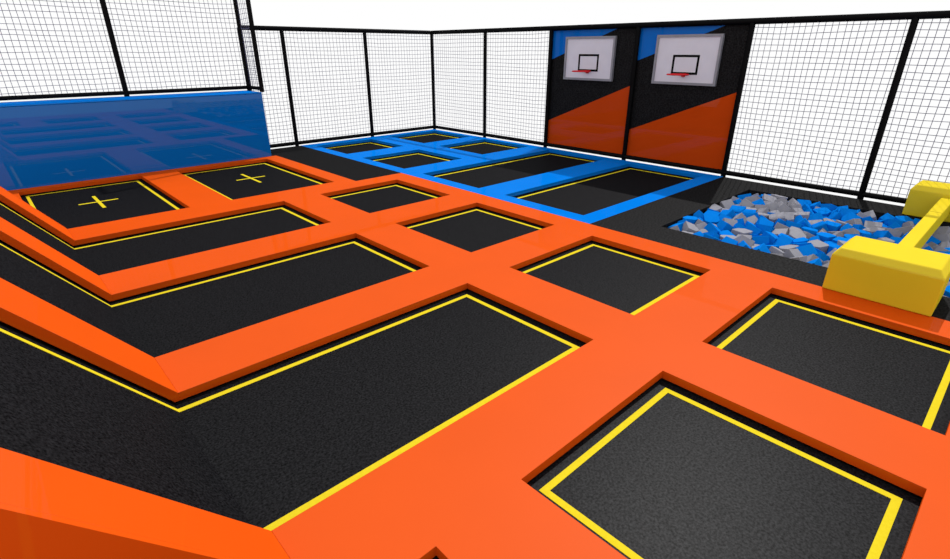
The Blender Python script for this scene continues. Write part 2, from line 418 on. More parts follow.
# ------------------------------------------------------------------ foam cubes
FOAM = [(7.92,1.77,-0.127,5.89,0.95,0.51),(8.13,2.12,-0.139,1.36,4.13,6.05),(8.4,3.32,-0.117,6.12,1.9,3.58),(8.3,1.75,-0.133,5.73,4.82,3.17),(7.71,1.86,-0.151,2.99,0.58,4.35),(8.83,1.79,-0.137,4,1.6,0.5),
(7.7,3.34,-0.118,1.16,2.93,0.7),(7.95,2.39,-0.133,1.31,4.18,3.92),(9.46,1.88,-0.122,4.65,4.68,1.55),(8.17,2.99,-0.108,3.03,4.13,2.51),(8.14,2.72,-0.14,6.06,4.74,6.19),(9.28,2.59,-0.111,4.35,3.32,3.57),
(9.5,1.21,-0.136,1.99,0.77,2.87),(10.09,1.75,-0.11,3.77,0.19,4.17),(8.16,2.32,-0.119,3.94,2.01,5.23),(7.63,2.51,-0.116,2.4,0.44,5.36),(8.55,2.1,-0.139,2.93,6.08,1.9),(10.14,2.19,-0.11,0.8,4.48,6.23),
(9.28,1.98,-0.126,3.25,4.16,5.06),(8.55,2.54,-0.124,2.71,3.17,1.61),(8.81,2.66,-0.13,5.48,5.25,4.33),(8.38,2.65,-0.147,5.43,3.39,4.4),(7.88,3.06,-0.112,2,2.62,2.89),(9.51,3.54,-0.129,4.87,2.43,1.27),
(9.97,0.59,-0.134,2.72,2.67,3.02),(10.1,1.99,-0.133,5.99,5.53,5.73),(10.32,1.24,-0.123,0.2,4.21,3.48),(9.97,1.43,-0.146,0.08,4.38,0.1),(9.76,2.17,-0.139,0.92,2.21,3.33),(9.69,1.12,-0.131,0.38,4.06,3.2),
(10.39,0.64,-0.135,3.62,3.97,5.7),(7.48,2.22,-0.128,1.73,2.3,1.77),(8.95,2.05,-0.133,3.78,4.58,2.71),(8.82,3.25,-0.108,0.35,0.43,2.98),(9.27,3.25,-0.124,1.32,1.3,6.15),(7.93,1.97,-0.153,2.91,0.2,0.78),
(9.66,1.34,-0.133,2.19,4.91,1.98),(9.28,1.56,-0.136,5.4,3.98,3.76),(9.91,2.71,-0.129,5.61,0.47,4.56),(7.42,2.62,-0.122,4.37,5.22,3.33),(9.95,1.06,-0.115,2.68,6.03,5.37),(9.9,1.68,-0.131,1.83,4.06,4.25),
(10.35,3.14,-0.11,4.44,0.25,3.51),(10.57,1.15,-0.111,3.14,4.52,0.86),(9.48,2.53,-0.135,2.73,1.99,3.11),(7.71,2.06,-0.171,1.22,0.27,4.52),(8.09,3.54,-0.112,1.62,6.24,2.12),(8.99,2.25,-0.118,0.12,1.99,0.07),
(9.74,2.38,-0.126,4.89,6.27,3.35),(8.55,2.32,-0.151,2.17,1.85,2.35),(10.36,1.88,-0.111,3.19,0.83,0.32),(7.92,1.58,-0.189,5.71,0.45,5.51),(9.7,3.26,-0.121,1.19,2.37,5.68),(10.55,2.2,-0.113,2.74,6.01,4.23),
(9.9,2.92,-0.128,2.91,2.42,4.04),(8.32,1.96,-0.146,3.58,5.05,1.76),(10.62,1.61,-0.153,2.68,4.14,5.58),(10.54,1.35,-0.136,5.08,2.78,1.38),(9.19,2.19,-0.117,1.61,3.95,1.79),(9.73,0.69,-0.149,3.63,0.26,4.23),
(8.37,3.03,-0.124,3.39,3.84,3.85),(7.49,1.55,-0.151,1.52,2.46,4.7),(9.22,3.05,-0.136,2.84,1.85,2.96),(8.87,2.85,-0.16,2.42,5.24,3.19),(7.6,2.96,-0.148,3.96,5.84,4.67),(8.78,3.03,-0.136,2.14,5.65,4.21),
(8.76,1.54,-0.138,3.81,4.75,2.34),(10.1,3.29,-0.108,4.19,3.49,1.52),(10.62,2.62,-0.151,3.06,4.17,0.69),(9.02,3.54,-0.125,0.11,1.17,5.83),(7.42,1.74,-0.119,1.79,5.19,1.19),(8.79,2.38,-0.123,2.41,1.13,2.61),
(9.68,0.5,-0.188,5.36,2.39,2.29),(7.72,1.63,-0.187,0.74,0.62,0.91),(7.88,2.86,-0.167,6.24,0.26,4.32),(8.46,3.54,-0.14,4.15,2.44,5.68),(9.51,1.67,-0.161,0.52,3.47,2.88),(9.43,1.02,-0.174,0.08,2.52,0.17),
(7.73,0.16,-0.142,5.7,1.37,0.7),(9.89,3.12,-0.115,5.08,5.68,5.01),(8.41,1.53,-0.15,3.72,4.6,2.72),(10.39,1.05,-0.141,2.32,6.09,2.99),(7.66,3.54,-0.143,3.04,5.12,1.64),(9.19,1.12,-0.142,5.82,4.76,2.97),
(10.4,2.71,-0.125,5.08,4.04,1.86),(10.18,1.56,-0.139,5.45,4,3.97),(9.72,3.01,-0.144,1.39,5.4,0.38),(10.13,1.15,-0.157,0.65,5.84,1.1),(9.53,2.93,-0.16,0.55,5.44,2.18),(10.56,2.43,-0.147,4.96,3.68,1.26),
(9,1.47,-0.132,1.41,1.45,0.57),(10.36,2.91,-0.131,3.75,0.42,1.71),(7.45,2.42,-0.13,4.72,2.29,5.26),(7.88,3.26,-0.149,0.31,3.95,0.82),(9.21,1.32,-0.143,2.88,1.1,3.43),(9.73,1.57,-0.171,1.21,2.59,2.3),
(9.91,2.51,-0.141,4.96,2.12,4.62),(9.05,2.45,-0.131,4.29,6.08,3.6),(10.2,3.49,-0.12,1.29,0.5,0.49),(7.72,2.74,-0.152,4.27,1.64,0.52),(9.46,1.46,-0.154,1.28,4.61,2.4),(8.12,1.9,-0.132,3.48,0.13,2.23),
(9.47,0.6,-0.164,1.39,5.46,5.24),(8.8,2.18,-0.147,0.83,4.91,4.31),(7.42,2.86,-0.117,1.77,4.32,2.74),(10.14,2.64,-0.135,1.52,0.96,4.26),(9.54,2.34,-0.18,3.47,3.83,2.1),(8.3,2.84,-0.158,2.33,0.45,5.17),
(8.61,3.41,-0.125,1.91,0,4.63),(9.23,0.48,-0.147,0.43,5.49,5.85),(8.63,3.21,-0.159,4.97,5.75,6.18),(8.75,1.98,-0.16,0.49,1.12,2.55),(10.62,3.05,-0.11,0.08,1.4,2.73),(9.29,2.86,-0.147,3.66,1.68,0.15),
(9.5,2.09,-0.165,2.41,4.53,6.08),(8.99,1.67,-0.164,4.08,5.58,5.83),(9.69,1.77,-0.133,5.15,1.3,2.5),(9.07,2.91,-0.138,1.05,3.59,2.09),(8.07,1.44,-0.151,5.12,5.3,4.6),(8.58,3,-0.147,1.57,5.76,4.46),
(8.6,1.85,-0.189,4.18,6.02,0.52),(8.59,1.44,-0.134,5.06,4.88,5.13),(10.35,1.68,-0.138,2.36,0.83,2.62),(9.71,3.47,-0.128,3.02,2.17,1.53),(10.36,2.49,-0.16,1.86,5.69,1.36),(10.57,0.94,-0.128,6.16,2.92,6.16),
(10.53,2,-0.126,2.35,1.08,5.7),(7.42,3.07,-0.154,0.32,2.83,1.17),(7.86,2.57,-0.159,0.48,4.3,5.79),(8.33,2.18,-0.154,1.77,3.13,3.18),(9.99,2.32,-0.155,3.51,5.39,5.05),(9.04,0.43,-0.114,0.31,4.54,4.77),
(8.98,0.63,-0.117,2.3,3.77,0.25),(8.59,1.64,-0.186,0.86,4.54,5.63),(7.42,3.47,-0.131,4.2,2.72,3.66),(9.19,1.74,-0.165,2.84,6.18,5.35),(8.11,3.34,-0.145,5.05,5.9,1.75),(7.84,2.22,-0.178,3.21,1.31,3.77),
(8.63,2.76,-0.174,3.14,5.84,2.19),(9.71,1.97,-0.163,4.9,2.91,2.12),(7.7,3.13,-0.174,5.79,6.24,0.79),(9.54,3.14,-0.159,6.05,1.54,2.28),(9.03,1.87,-0.176,2.22,3.14,3.3),(8.11,1.7,-0.185,2.76,5.79,3.41),
(9.9,3.54,-0.147,4.34,5.74,3.7),(7.89,3.54,-0.166,5.37,0.64,3.91),(10.07,3.04,-0.16,1.44,3.7,2.73),(7.66,2.31,-0.178,2.91,4.75,3.62),(9.19,0.7,-0.128,0.55,5.2,3.86),(9.7,2.8,-0.19,1.6,4.38,5.22),
(7.66,1.43,-0.171,3.82,6.1,2.82),(7.42,1.36,-0.154,4.06,3.37,3.75),(8.15,2.51,-0.172,0.5,5.06,0.27),(10.36,1.43,-0.178,4.56,3.49,1.77),(10.12,2.84,-0.156,2.03,3.91,1.59),(9.85,1.26,-0.151,1.85,2,6.23),
(9.66,0.92,-0.132,0.39,3.7,4.69),(10.16,1.36,-0.171,1.85,1.69,4.93),(8.27,1.39,-0.113,1.38,3.29,4.16),(10.15,0.74,-0.148,1.82,2.62,3.21),(7.45,3.27,-0.16,0.46,1.67,6),(8.81,3.46,-0.13,4.87,2.75,3.33),
(7.42,2.03,-0.175,3,5.63,4.17),(9.03,2.71,-0.15,4.34,3.57,6.11),(10.62,1.82,-0.164,4.78,5.76,4.78),(10.56,3.44,-0.175,2.72,5.77,5.22),(9.48,0.4,-0.176,1.09,1.78,2.11),(8.27,3.48,-0.186,4.61,4.31,5.72),
(9.03,3.14,-0.163,2.88,1.37,4.91),(10.34,2.08,-0.175,3.97,4,4.86),(10.19,2.38,-0.156,1.53,1.82,6.14),(9.49,3.34,-0.17,5.61,2.79,4.26),(9.51,2.73,-0.172,1.8,2.02,0.18),(10.17,0.54,-0.17,1.23,0.81,5.87),
(7.96,0.33,-0.181,4.89,3.77,3.72),(9.28,2.4,-0.177,4.8,1.92,6.04),(9.95,2.11,-0.187,5.36,1.74,3.37),(8.37,2.41,-0.181,0.33,3.16,5.77),(10.62,3.25,-0.157,1.77,3.29,1.7),(9.2,3.45,-0.185,2.37,4.7,0.88),
(10.38,3.34,-0.162,5.68,6.05,4.84),(10.37,2.28,-0.183,2.93,0.55,3.27),(9.89,1.88,-0.18,4,1.41,2.52),(9.04,3.34,-0.154,2.09,1.68,5.38),(7.42,0.25,-0.189,0.54,2.33,4.48),(9.88,3.34,-0.166,5.86,5.42,3.21),
(8.06,3.15,-0.166,4.71,3.38,2.87),(8.14,0.18,-0.154,5.13,4.84,5.54),(10.17,0.94,-0.131,0.02,2.02,1.24),(9.96,0.79,-0.14,4.83,0.69,2.89),(9.2,0.92,-0.147,2.73,2.74,3.44),(7.64,0.34,-0.187,2.6,4.06,0.72),
(10.36,0.85,-0.12,5.75,4.21,0.22),(10.62,2.86,-0.18,2.34,5.01,1.35),(10.62,0.5,-0.163,5.81,1.47,0.92),(7.42,-0.74,-0.139,0.53,6.1,4.34),(7.45,-0.54,-0.125,4.66,0.7,4.27),(7.51,-0.35,-0.15,1.26,3.19,2.85),
(7.42,-0.16,-0.161,5.66,0.63,0.05),(7.44,0.04,-0.125,3.67,3.3,4.07),(7.54,0.5,-0.118,3.72,1.99,0.05),(7.44,0.67,-0.165,0.28,5.6,1.72),(7.44,0.87,-0.112,0.45,1.83,1.33),(7.42,1.08,-0.123,3.41,0.31,3.39),
(7.74,-0.67,-0.151,2.43,3.54,1.64),(7.69,-0.45,-0.174,5.37,4.99,2.79),(7.7,-0.24,-0.14,3.49,2.34,4.84),(7.62,-0.05,-0.163,5.25,5.81,0.67),(7.7,0.63,-0.161,4.04,6.07,4.89),(7.69,0.83,-0.116,5.2,1,2.11),
(7.72,1.03,-0.108,1.55,2.32,5.55),(7.7,1.24,-0.117,6.26,1.66,3.53),(7.95,-0.74,-0.147,5.13,1.6,5.13),(7.88,-0.52,-0.192,0.48,0.75,0.29),(7.92,-0.31,-0.191,3.64,0.14,4.36),(7.88,-0.12,-0.12,2.62,5.68,2.42),
(7.92,0.08,-0.158,5.24,4.72,2.35),(7.8,0.46,-0.19,2.68,0.97,3.28),(7.9,0.66,-0.119,3.26,2.71,6.17),(7.92,0.87,-0.147,1.08,5.72,3.51),(7.89,1.13,-0.174,0.62,3.53,1.18),(7.88,1.33,-0.16,3.11,3.01,4.85),
(8.15,-0.66,-0.145,3.48,0.2,0.72),(8.05,-0.45,-0.109,3.11,2.45,0.97),(8.12,-0.25,-0.108,0.64,1.45,5.11),(8.07,-0.07,-0.186,0.86,4.75,0.72),(8.15,0.38,-0.138,2.45,6.12,2.6),(8.11,0.59,-0.159,3.96,5.2,0.95),
(8.1,0.79,-0.188,0.29,4.36,1.43),(8.11,0.99,-0.133,1.38,3.1,1.08),(8.14,1.23,-0.154,1.7,1.27,0.57),(8.38,-0.74,-0.183,2.31,3.44,1.82),(8.35,-0.54,-0.175,2.86,1.73,2.78),(8.32,-0.33,-0.135,5.01,4.79,5.84),
(8.3,-0.1,-0.165,5.86,1.68,4.89),(8.33,0.1,-0.179,4.35,3.93,3.06),(8.39,0.29,-0.142,5.78,3.54,5.89),(8.32,0.49,-0.113,0.66,2.25,0.84),(8.34,0.69,-0.14,4.52,2.88,2.01),(8.31,0.89,-0.16,2.12,3.04,1.93),
(8.31,1.09,-0.111,3.1,3.91,0.13),(8.62,-0.68,-0.128,0.26,5,0.24),(8.54,-0.48,-0.123,1.99,2.21,5.03),(8.58,-0.24,-0.152,5.58,3.48,3.49),(8.62,-0.04,-0.17,4.18,0.17,2.33),(8.55,0.15,-0.139,2.84,0.3,1.94),
(8.61,0.34,-0.187,1.76,0.81,1.19),(8.57,0.59,-0.176,2.33,4.15,5.35),(8.52,0.79,-0.189,2,4.94,4.47),(8.56,1.03,-0.137,0.65,1.26,5.51),(8.5,1.22,-0.113,0.88,3.94,3.67),(8.82,-0.74,-0.138,5.04,3.58,3.85),
(8.74,-0.51,-0.147,2.63,1.15,1.85),(8.85,-0.34,-0.108,4.57,3.11,3.28),(8.8,-0.12,-0.13,4.11,5.88,0.75),(8.86,0.06,-0.185,0.59,4.83,1.36),(8.79,0.25,-0.147,3.57,3.19,4.21),(8.84,0.48,-0.181,4.01,2.51,3.8),
(8.73,0.71,-0.143,5.87,5.28,2.87),(8.74,0.94,-0.175,4.59,1.82,5.81),(8.72,1.19,-0.148,0.02,3.56,4.81),(8.84,1.35,-0.182,5.73,3.4,3.22),(9.03,-0.65,-0.188,0.86,3.8,2.57),(9.02,-0.45,-0.15,2.27,1.33,3.71),
(9.02,-0.23,-0.139,5.21,3.35,3.81),(9.03,-0.03,-0.119,3.5,4.46,4.38),(9.04,0.17,-0.171,0.06,6.07,3.09),(8.95,0.83,-0.139,4.63,4.23,5.06),(8.95,1.05,-0.17,2.98,5.78,2.6),(9.03,1.24,-0.174,0.03,0.56,2.03),
(9.21,-0.74,-0.154,4.19,1.26,0.83),(9.21,-0.53,-0.143,4.23,5.23,6.26),(9.19,-0.33,-0.178,5.92,4.72,0.53),(9.3,-0.16,-0.165,4.95,2.75,3.34),(9.22,0.02,-0.177,0.15,0.09,3.25),(9.21,0.28,-0.12,4.05,1.7,6.07),
(9.45,-0.65,-0.128,0.55,4.34,2.74),(9.41,-0.46,-0.183,5.03,0.13,3.11),(9.5,-0.25,-0.173,3.75,1.39,4.49),(9.44,-0.01,-0.156,1.23,0.68,0.98),(9.48,0.19,-0.152,0.29,2.54,4.92),(9.42,0.82,-0.156,0.75,4.14,5.69),
(9.71,-0.74,-0.117,0.06,5.42,3.6),(9.71,-0.54,-0.15,4.91,6.17,5.47),(9.73,-0.34,-0.11,3.72,0.7,3.62),(9.74,-0.13,-0.136,3.04,0.64,0.12),(9.64,0.04,-0.16,2.17,2.34,5.5),(9.67,0.24,-0.185,6.24,5.78,2.02),
(9.67,2.6,-0.178,3.13,4.76,2.92),(9.89,-0.64,-0.166,2.94,3.52,3.76),(9.9,-0.43,-0.159,5.61,0.78,4.5),(9.97,-0.23,-0.129,6.04,3.81,4.46),(9.95,-0.03,-0.165,5.06,5.57,2),(9.89,0.16,-0.118,2.84,5.28,1),
(9.98,0.34,-0.111,2.82,6.07,2.5),(10.09,-0.74,-0.188,0.44,2.51,4.28),(10.08,-0.54,-0.172,0.13,0.7,5.29),(10.13,-0.35,-0.121,4.3,0.11,4.9),(10.17,-0.15,-0.127,3.84,2.39,4.05),(10.17,0.06,-0.14,0.59,0.88,4.31),
(10.18,0.31,-0.129,4.28,3.88,2.74),(10.37,-0.66,-0.117,4.47,2.08,0.02),(10.3,-0.47,-0.161,0.19,5.37,3.94),(10.35,-0.25,-0.188,1.34,4.96,5.61),(10.41,-0,-0.173,0.34,1.15,4.24),(10.34,0.18,-0.125,4.87,1.67,3.02),
(10.34,0.43,-0.178,2.1,2.41,5.25),(10.38,3.54,-0.184,5.19,1.98,2.25),(10.58,-0.74,-0.123,1.64,0.4,0.53),(10.62,-0.51,-0.124,0.35,1.37,2.08),(10.58,-0.32,-0.188,2.37,3.03,5.25),(10.62,-0.12,-0.17,2.3,2.94,5.05),
(10.6,0.07,-0.125,2.82,4.54,6.09),(10.58,0.31,-0.114,5.63,1.75,5.28),(10.62,0.75,-0.176,4.58,4.16,1.29),(7.42,-0.74,-0.347,4.76,2.77,3.48),(7.43,-0.52,-0.313,5.03,1.3,2.24),(7.47,-0.29,-0.336,0.86,2.86,1.94),
(7.42,-0.08,-0.337,4.22,2.28,4.09),(7.49,0.13,-0.316,3.62,3.7,2.7),(7.45,0.35,-0.326,2.63,0.79,4.06),(7.42,0.57,-0.331,2.02,1.78,5.63),(7.44,0.79,-0.349,2.62,0.68,3.91),(7.46,1,-0.302,2.51,2.42,3.8),
(7.44,1.24,-0.334,3.16,5.63,1.88),(7.48,1.46,-0.304,5.11,5.3,1.62),(7.46,1.68,-0.319,0.1,0.97,3.34),(7.42,1.9,-0.335,5.44,2.93,1.5),(7.52,2.09,-0.32,3.7,4.96,5.81),(7.42,2.29,-0.337,3.49,1.21,3.49),
(7.51,2.55,-0.324,3.14,1.32,0.63),(7.44,2.83,-0.337,5.49,1.77,5.47),(7.48,3.05,-0.31,3.56,0.02,5.67),(7.42,3.26,-0.311,6.16,1.14,4.35),(7.42,3.48,-0.318,0.27,5.62,0.88),(7.7,-0.7,-0.317,3.87,4.7,3.7),
(7.65,-0.48,-0.326,5.55,1.12,6.11),(7.72,-0.21,-0.303,4.09,0.7,0.24),(7.67,-0,-0.326,1.32,0.74,2.41),(7.69,0.23,-0.343,0.77,1.85,5.36),(7.65,0.44,-0.318,4.4,1.78,0.75),(7.73,0.65,-0.304,0.57,1.96,0.41),
(7.71,0.87,-0.303,0.88,6.24,2.05),(7.75,1.09,-0.307,5.22,0.35,0.97),(7.65,1.32,-0.329,0.32,3.35,5.49),(7.74,1.55,-0.331,5.35,2.29,5),(7.63,1.82,-0.341,2.45,3.28,1.79),(7.76,2,-0.323,2.08,4.03,2.43),
(7.74,2.22,-0.324,1.25,2.12,0.25),(7.71,2.45,-0.33,2.37,5.77,3.51),(7.72,2.67,-0.342,1.69,2.97,3.34),(7.66,2.89,-0.321,0.91,3.41,1.71),(7.69,3.11,-0.316,0.69,1.42,2.14),(7.68,3.32,-0.308,4.51,0.31,3.04),
(7.68,3.54,-0.318,3.64,5.32,0.89),(7.92,-0.74,-0.324,4.9,2.12,0.79),(7.86,-0.53,-0.303,4.22,4.48,6.24),(7.96,-0.34,-0.337,1.61,4.42,5.9),(7.98,-0.12,-0.349,3.34,4.35,0.78),(7.87,0.1,-0.316,1.82,2.48,1.17),
(7.88,0.32,-0.314,0.74,2.31,4.03),(7.92,0.54,-0.314,3.17,3.26,3.24),(7.92,0.81,-0.326,4.71,4.63,2.08),(7.97,1.02,-0.301,0.66,0.86,2.24),(7.97,1.24,-0.325,2.63,4.39,0.62),(7.94,1.46,-0.346,1.34,4.66,5.34),
(7.99,1.71,-0.312,1.66,3.49,3.46),(7.97,1.93,-0.3,1.6,3.12,0.35),(7.95,2.17,-0.346,5.89,1.53,5.69),(7.91,2.38,-0.309,5.6,2.58,1.05),(7.92,2.6,-0.331,1.81,5.83,0.35),(7.96,2.82,-0.32,1.66,1.67,2.25),
(7.89,3.02,-0.35,6.17,2.76,5.76),(7.9,3.24,-0.312,4.09,0.05,2.24),(7.89,3.49,-0.346,2.09,1.18,1.47),(8.13,-0.68,-0.304,1.38,5.57,3.53),(8.14,-0.46,-0.33,2.8,1.85,3.94),(8.19,-0.25,-0.349,2.19,0.16,1.03),
(8.09,0.07,-0.325,5.08,4.32,4.36),(8.25,0.22,-0.316,2.71,3.88,0.14),(8.23,0.44,-0.311,3.97,5.25,3.88),(8.23,0.71,-0.322,3.29,4.35,4.91),(8.17,0.92,-0.311,2.58,0.71,3.99),(8.17,1.14,-0.319,4.06,5.9,0.16),
(8.25,1.37,-0.345,3.62,5.7,0.28),(8.14,1.56,-0.33,4.26,4.05,5.18),(8.22,1.76,-0.322,3.4,4.28,4.95),(8.19,1.99,-0.318,1.36,0.08,4.46),(8.15,2.29,-0.344,1.03,0.74,0.69),(8.24,2.5,-0.327,5.61,5.55,2.98),
(8.15,2.69,-0.31,4.59,1.82,0.73),(8.15,2.93,-0.323,3.85,1.73,0.32),(8.11,3.14,-0.334,4.55,0.02,4.14),(8.13,3.36,-0.306,1.17,1.8,2.27),(8.26,3.54,-0.308,4.66,4.03,0.5),(8.35,-0.74,-0.328,1.99,3.39,6.02),
(8.41,-0.53,-0.317,2.74,5.09,5.15),(8.45,-0.31,-0.328,4.75,1.55,0.91),(8.36,-0.11,-0.34,4.97,1.4,3.1),(8.43,0.09,-0.304,2.64,3.83,5.94),(8.44,0.33,-0.344,1.39,0.45,4.86),(8.4,0.57,-0.343,1.42,3.52,1.69),
(8.46,0.79,-0.328,5.42,3.97,5.13),(8.38,0.99,-0.336,2.23,1.26,4.2),(8.49,1.18,-0.332,1.17,0.41,6.21),(8.46,1.43,-0.334,5.32,0.59,2.6),(8.4,1.64,-0.335,0.51,0.39,3.75),(8.4,1.92,-0.328,4.99,6.03,5.67),
(8.39,2.14,-0.336,2.47,0.2,4.17),(8.43,2.35,-0.319,3.06,0.78,1.49),(8.43,2.6,-0.306,1.03,5.86,2.02),(8.46,2.82,-0.338,6.13,3.58,4.52),(8.46,3.04,-0.332,4.87,1.41,5.31),(8.38,3.25,-0.302,5.83,0.58,1.97),
(8.45,3.45,-0.344,1.66,3.78,4.92),(8.62,-0.69,-0.315,5.47,3.01,6.23),(8.62,-0.47,-0.3,4.05,4.54,2.79),(8.66,-0.25,-0.327,3.9,3.69,5.03),(8.64,0.05,-0.324,3.23,2.06,1.74),(8.67,0.27,-0.344,2.23,1.7,3.49),
(8.6,0.48,-0.32,6.19,6.23,1.65),(8.66,0.69,-0.319,2.57,3.58,2.13),(8.72,0.9,-0.304,0.45,1.32,5.45),(8.7,1.12,-0.349,2.85,0.31,3.74),(8.67,1.33,-0.324,1.52,5.63,4.59),(8.65,1.58,-0.328,0.16,1.98,0.58),
(8.57,1.78,-0.305,1.85,5.03,5.22),(8.66,1.99,-0.302,5.57,2.94,3.61),(8.64,2.27,-0.322,3.6,1.69,5.99),(8.72,2.47,-0.349,1.08,5.88,1.32),(8.65,2.7,-0.329,4.9,3.03,0.31),(8.72,2.91,-0.332,4.95,3.57,0.68),
(8.66,3.12,-0.325,6.28,5.4,3.95),(8.72,3.33,-0.312,0.55,5.52,0.26),(8.65,3.54,-0.321,6,4.86,4.97),(8.9,-0.74,-0.307,5.73,4.06,2.38),(8.84,-0.53,-0.301,2.71,2.52,3.23),(8.87,-0.31,-0.333,4.3,4.02,3.06),
(8.91,-0.04,-0.343,4.77,0.14,5.69),(8.87,0.17,-0.336,1.56,1.93,4.58),(8.94,0.38,-0.35,3.1,2.24,0.58),(8.85,0.58,-0.304,4.48,2.96,1.96),(8.93,0.77,-0.345,2.55,3.6,6.09),(8.92,0.99,-0.334,3.96,2.02,0.78),
(8.9,1.22,-0.327,1.78,1.15,1.21),(8.87,1.43,-0.347,4.7,2.4,2.01),(8.86,1.65,-0.301,1.02,4.62,5.62),(8.86,1.9,-0.327,4.39,1.62,2.86),(8.92,2.11,-0.301,0.72,1.8,0.8),(8.91,2.33,-0.328,3.12,4.24,3.28),
(8.97,2.54,-0.306,4.75,5.38,4.91),(8.92,2.76,-0.323,2.67,4.01,3.79),(8.93,2.98,-0.338,4.36,4.84,5.26),(8.89,3.2,-0.346,2.88,4.97,2.84),(8.91,3.43,-0.313,5.32,2.8,5.35),(9.12,-0.64,-0.338,0.82,5.95,0.35),
(9.14,-0.42,-0.31,6.21,4.71,0.61),(9.07,-0.21,-0.327,1.86,1.69,2.72),(9.18,-0.02,-0.323,1.45,1.07,3.27),(9.13,0.19,-0.301,4.57,2.15,0.38),(9.2,0.43,-0.346,0.31,0.09,6.14),(9.14,0.7,-0.35,4.39,1.48,5.62),
(9.21,0.91,-0.344,0.08,5.96,0.16),(9.13,1.11,-0.345,1.24,0.44,4.85),(9.14,1.33,-0.317,1.38,2.49,2.36),(9.13,1.55,-0.304,3.67,5.13,3.7),(9.07,1.83,-0.336,0.84,0.39,4.27),(9.15,2.04,-0.327,2.79,3.14,0.72),
(9.12,2.27,-0.307,1.55,5.74,6.05),(9.22,2.47,-0.304,2.09,2.65,5.61),(9.16,2.68,-0.333,4.98,2.05,4.44),(9.13,2.89,-0.309,1.83,0.83,5.73),(9.13,3.12,-0.305,2.35,6.04,5.48),(9.18,3.34,-0.333,3.39,5.76,2.62),
(9.1,3.54,-0.342,3.15,0.99,0.05),(9.35,-0.72,-0.344,2.68,0.86,2.34),(9.43,-0.49,-0.311,3.05,2.19,4.75),(9.32,-0.3,-0.327,4.94,3.01,3.39),(9.4,-0.08,-0.349,6.19,3.14,2.86),(9.34,0.13,-0.349,4.52,0.22,1.69),
(9.45,0.31,-0.301,1.25,3.21,0.14),(9.36,0.58,-0.309,4.82,4.81,2.9),(9.45,0.78,-0.327,5.75,3.04,2.38),(9.41,0.99,-0.335,0.64,2.56,2.22),(9.43,1.26,-0.309,4.5,5.21,0.68),(9.32,1.45,-0.345,3.25,3.33,2.46),
(9.41,1.65,-0.341,2.83,6.07,2.48),(9.31,1.88,-0.3,2.57,3.53,5.65),(9.36,2.09,-0.337,3.86,6.16,2.28),(9.37,2.31,-0.341,4.93,5.18,5.76),(9.4,2.58,-0.342,6.25,3.35,1.72),(9.34,2.79,-0.303,3.35,4.07,0.64),
(9.31,3.01,-0.318,4.43,4.59,1.66),(9.4,3.21,-0.348,1.9,4.37,0.03),(9.38,3.43,-0.346,5.7,4.6,3.25),(9.59,-0.63,-0.345,3.44,2.03,5.1),(9.62,-0.4,-0.34,1.5,4.32,0.04),(9.61,-0.17,-0.322,0.23,5.79,0.03),
(9.58,0.04,-0.3,0.51,4.72,3.36),(9.67,0.3,-0.349,0.87,5.44,0.68),(9.56,0.49,-0.349,2.84,4.18,5.09),(9.66,0.69,-0.323,4.3,3.14,0.77),(9.66,0.91,-0.312,1.51,3.5,3.19),(9.6,1.12,-0.314,1.86,6.17,4.75),
(9.65,1.33,-0.307,5.82,1.39,5.92),(9.62,1.59,-0.334,5.97,3.34,5.88),(9.68,1.8,-0.316,6.1,5.84,1.5),(9.68,2.02,-0.329,1.31,0.33,5.58),(9.74,2.29,-0.309,0.87,3.18,0.11),(9.56,2.42,-0.319,4.89,5.46,5.74),
(9.62,2.64,-0.322,1.66,1.21,4.4),(9.68,2.85,-0.309,3.35,0.76,3.86),(9.73,3.17,-0.346,2.45,4.46,4.54),(9.58,3.33,-0.302,2.33,1.22,0.24),(9.57,3.54,-0.314,5.8,0.02,3.86),(9.79,-0.74,-0.342,4.25,5.91,4.11),
(9.85,-0.53,-0.308,6.19,6.08,4.01),(9.82,-0.29,-0.311,3.14,0.5,2.14),(9.86,-0.08,-0.316,0.43,3.5,2.4),(9.81,0.14,-0.328,5.77,5.54,3.38),(9.89,0.34,-0.349,0.87,3.31,4.97),(9.83,0.55,-0.313,5.47,1.58,0.12),
(9.86,0.78,-0.314,4.46,1.89,0.28),(9.93,0.99,-0.329,1.79,2.98,1.15),(9.91,1.22,-0.341,4.68,4.25,3.35),(9.9,1.44,-0.328,2.57,2.3,3.1),(9.85,1.66,-0.33,1.98,4.5,1.63),(9.92,1.88,-0.302,2.82,3.21,2.76),
(9.88,2.12,-0.311,0.6,5.03,1.73),(9.96,2.37,-0.329,1.76,5.03,5.38),(9.83,2.55,-0.323,3.91,5.35,0.33),(9.92,2.75,-0.334,0.52,5.71,4.49),(9.85,2.99,-0.326,1.76,6.09,4.75),(9.92,3.26,-0.304,5.37,2.42,5.06),
(9.82,3.45,-0.315,0.34,2.51,6.05),(10.05,-0.67,-0.319,6.22,0.71,1.69),(10.05,-0.45,-0.311,1.8,5.42,3.04),(10.05,-0.19,-0.329,6.14,5.1,0.93),(10.08,0.06,-0.33,2.76,1.2,1.08),(10.15,0.27,-0.322,1.73,3.56,6.19),
(10.07,0.47,-0.302,5.15,2.25,2.5),(10.06,0.69,-0.34,2.61,1.73,4.38),(10.14,0.89,-0.306,2.52,2.52,1.69),(10.11,1.11,-0.31,1.42,6.1,0.15),(10.12,1.37,-0.324,6.16,4.35,3.76),(10.07,1.58,-0.322,4.31,4.58,1.52),
(10.15,1.79,-0.307,0.39,6.09,3.63),(10.1,2,-0.307,4.83,5.58,1.48),(10.14,2.22,-0.327,0.35,5.52,4.34),(10.16,2.47,-0.344,2.93,0.63,4.96),(10.16,2.71,-0.34,0.12,4.93,5.91),(10.12,2.93,-0.321,2.33,2.05,5.06),
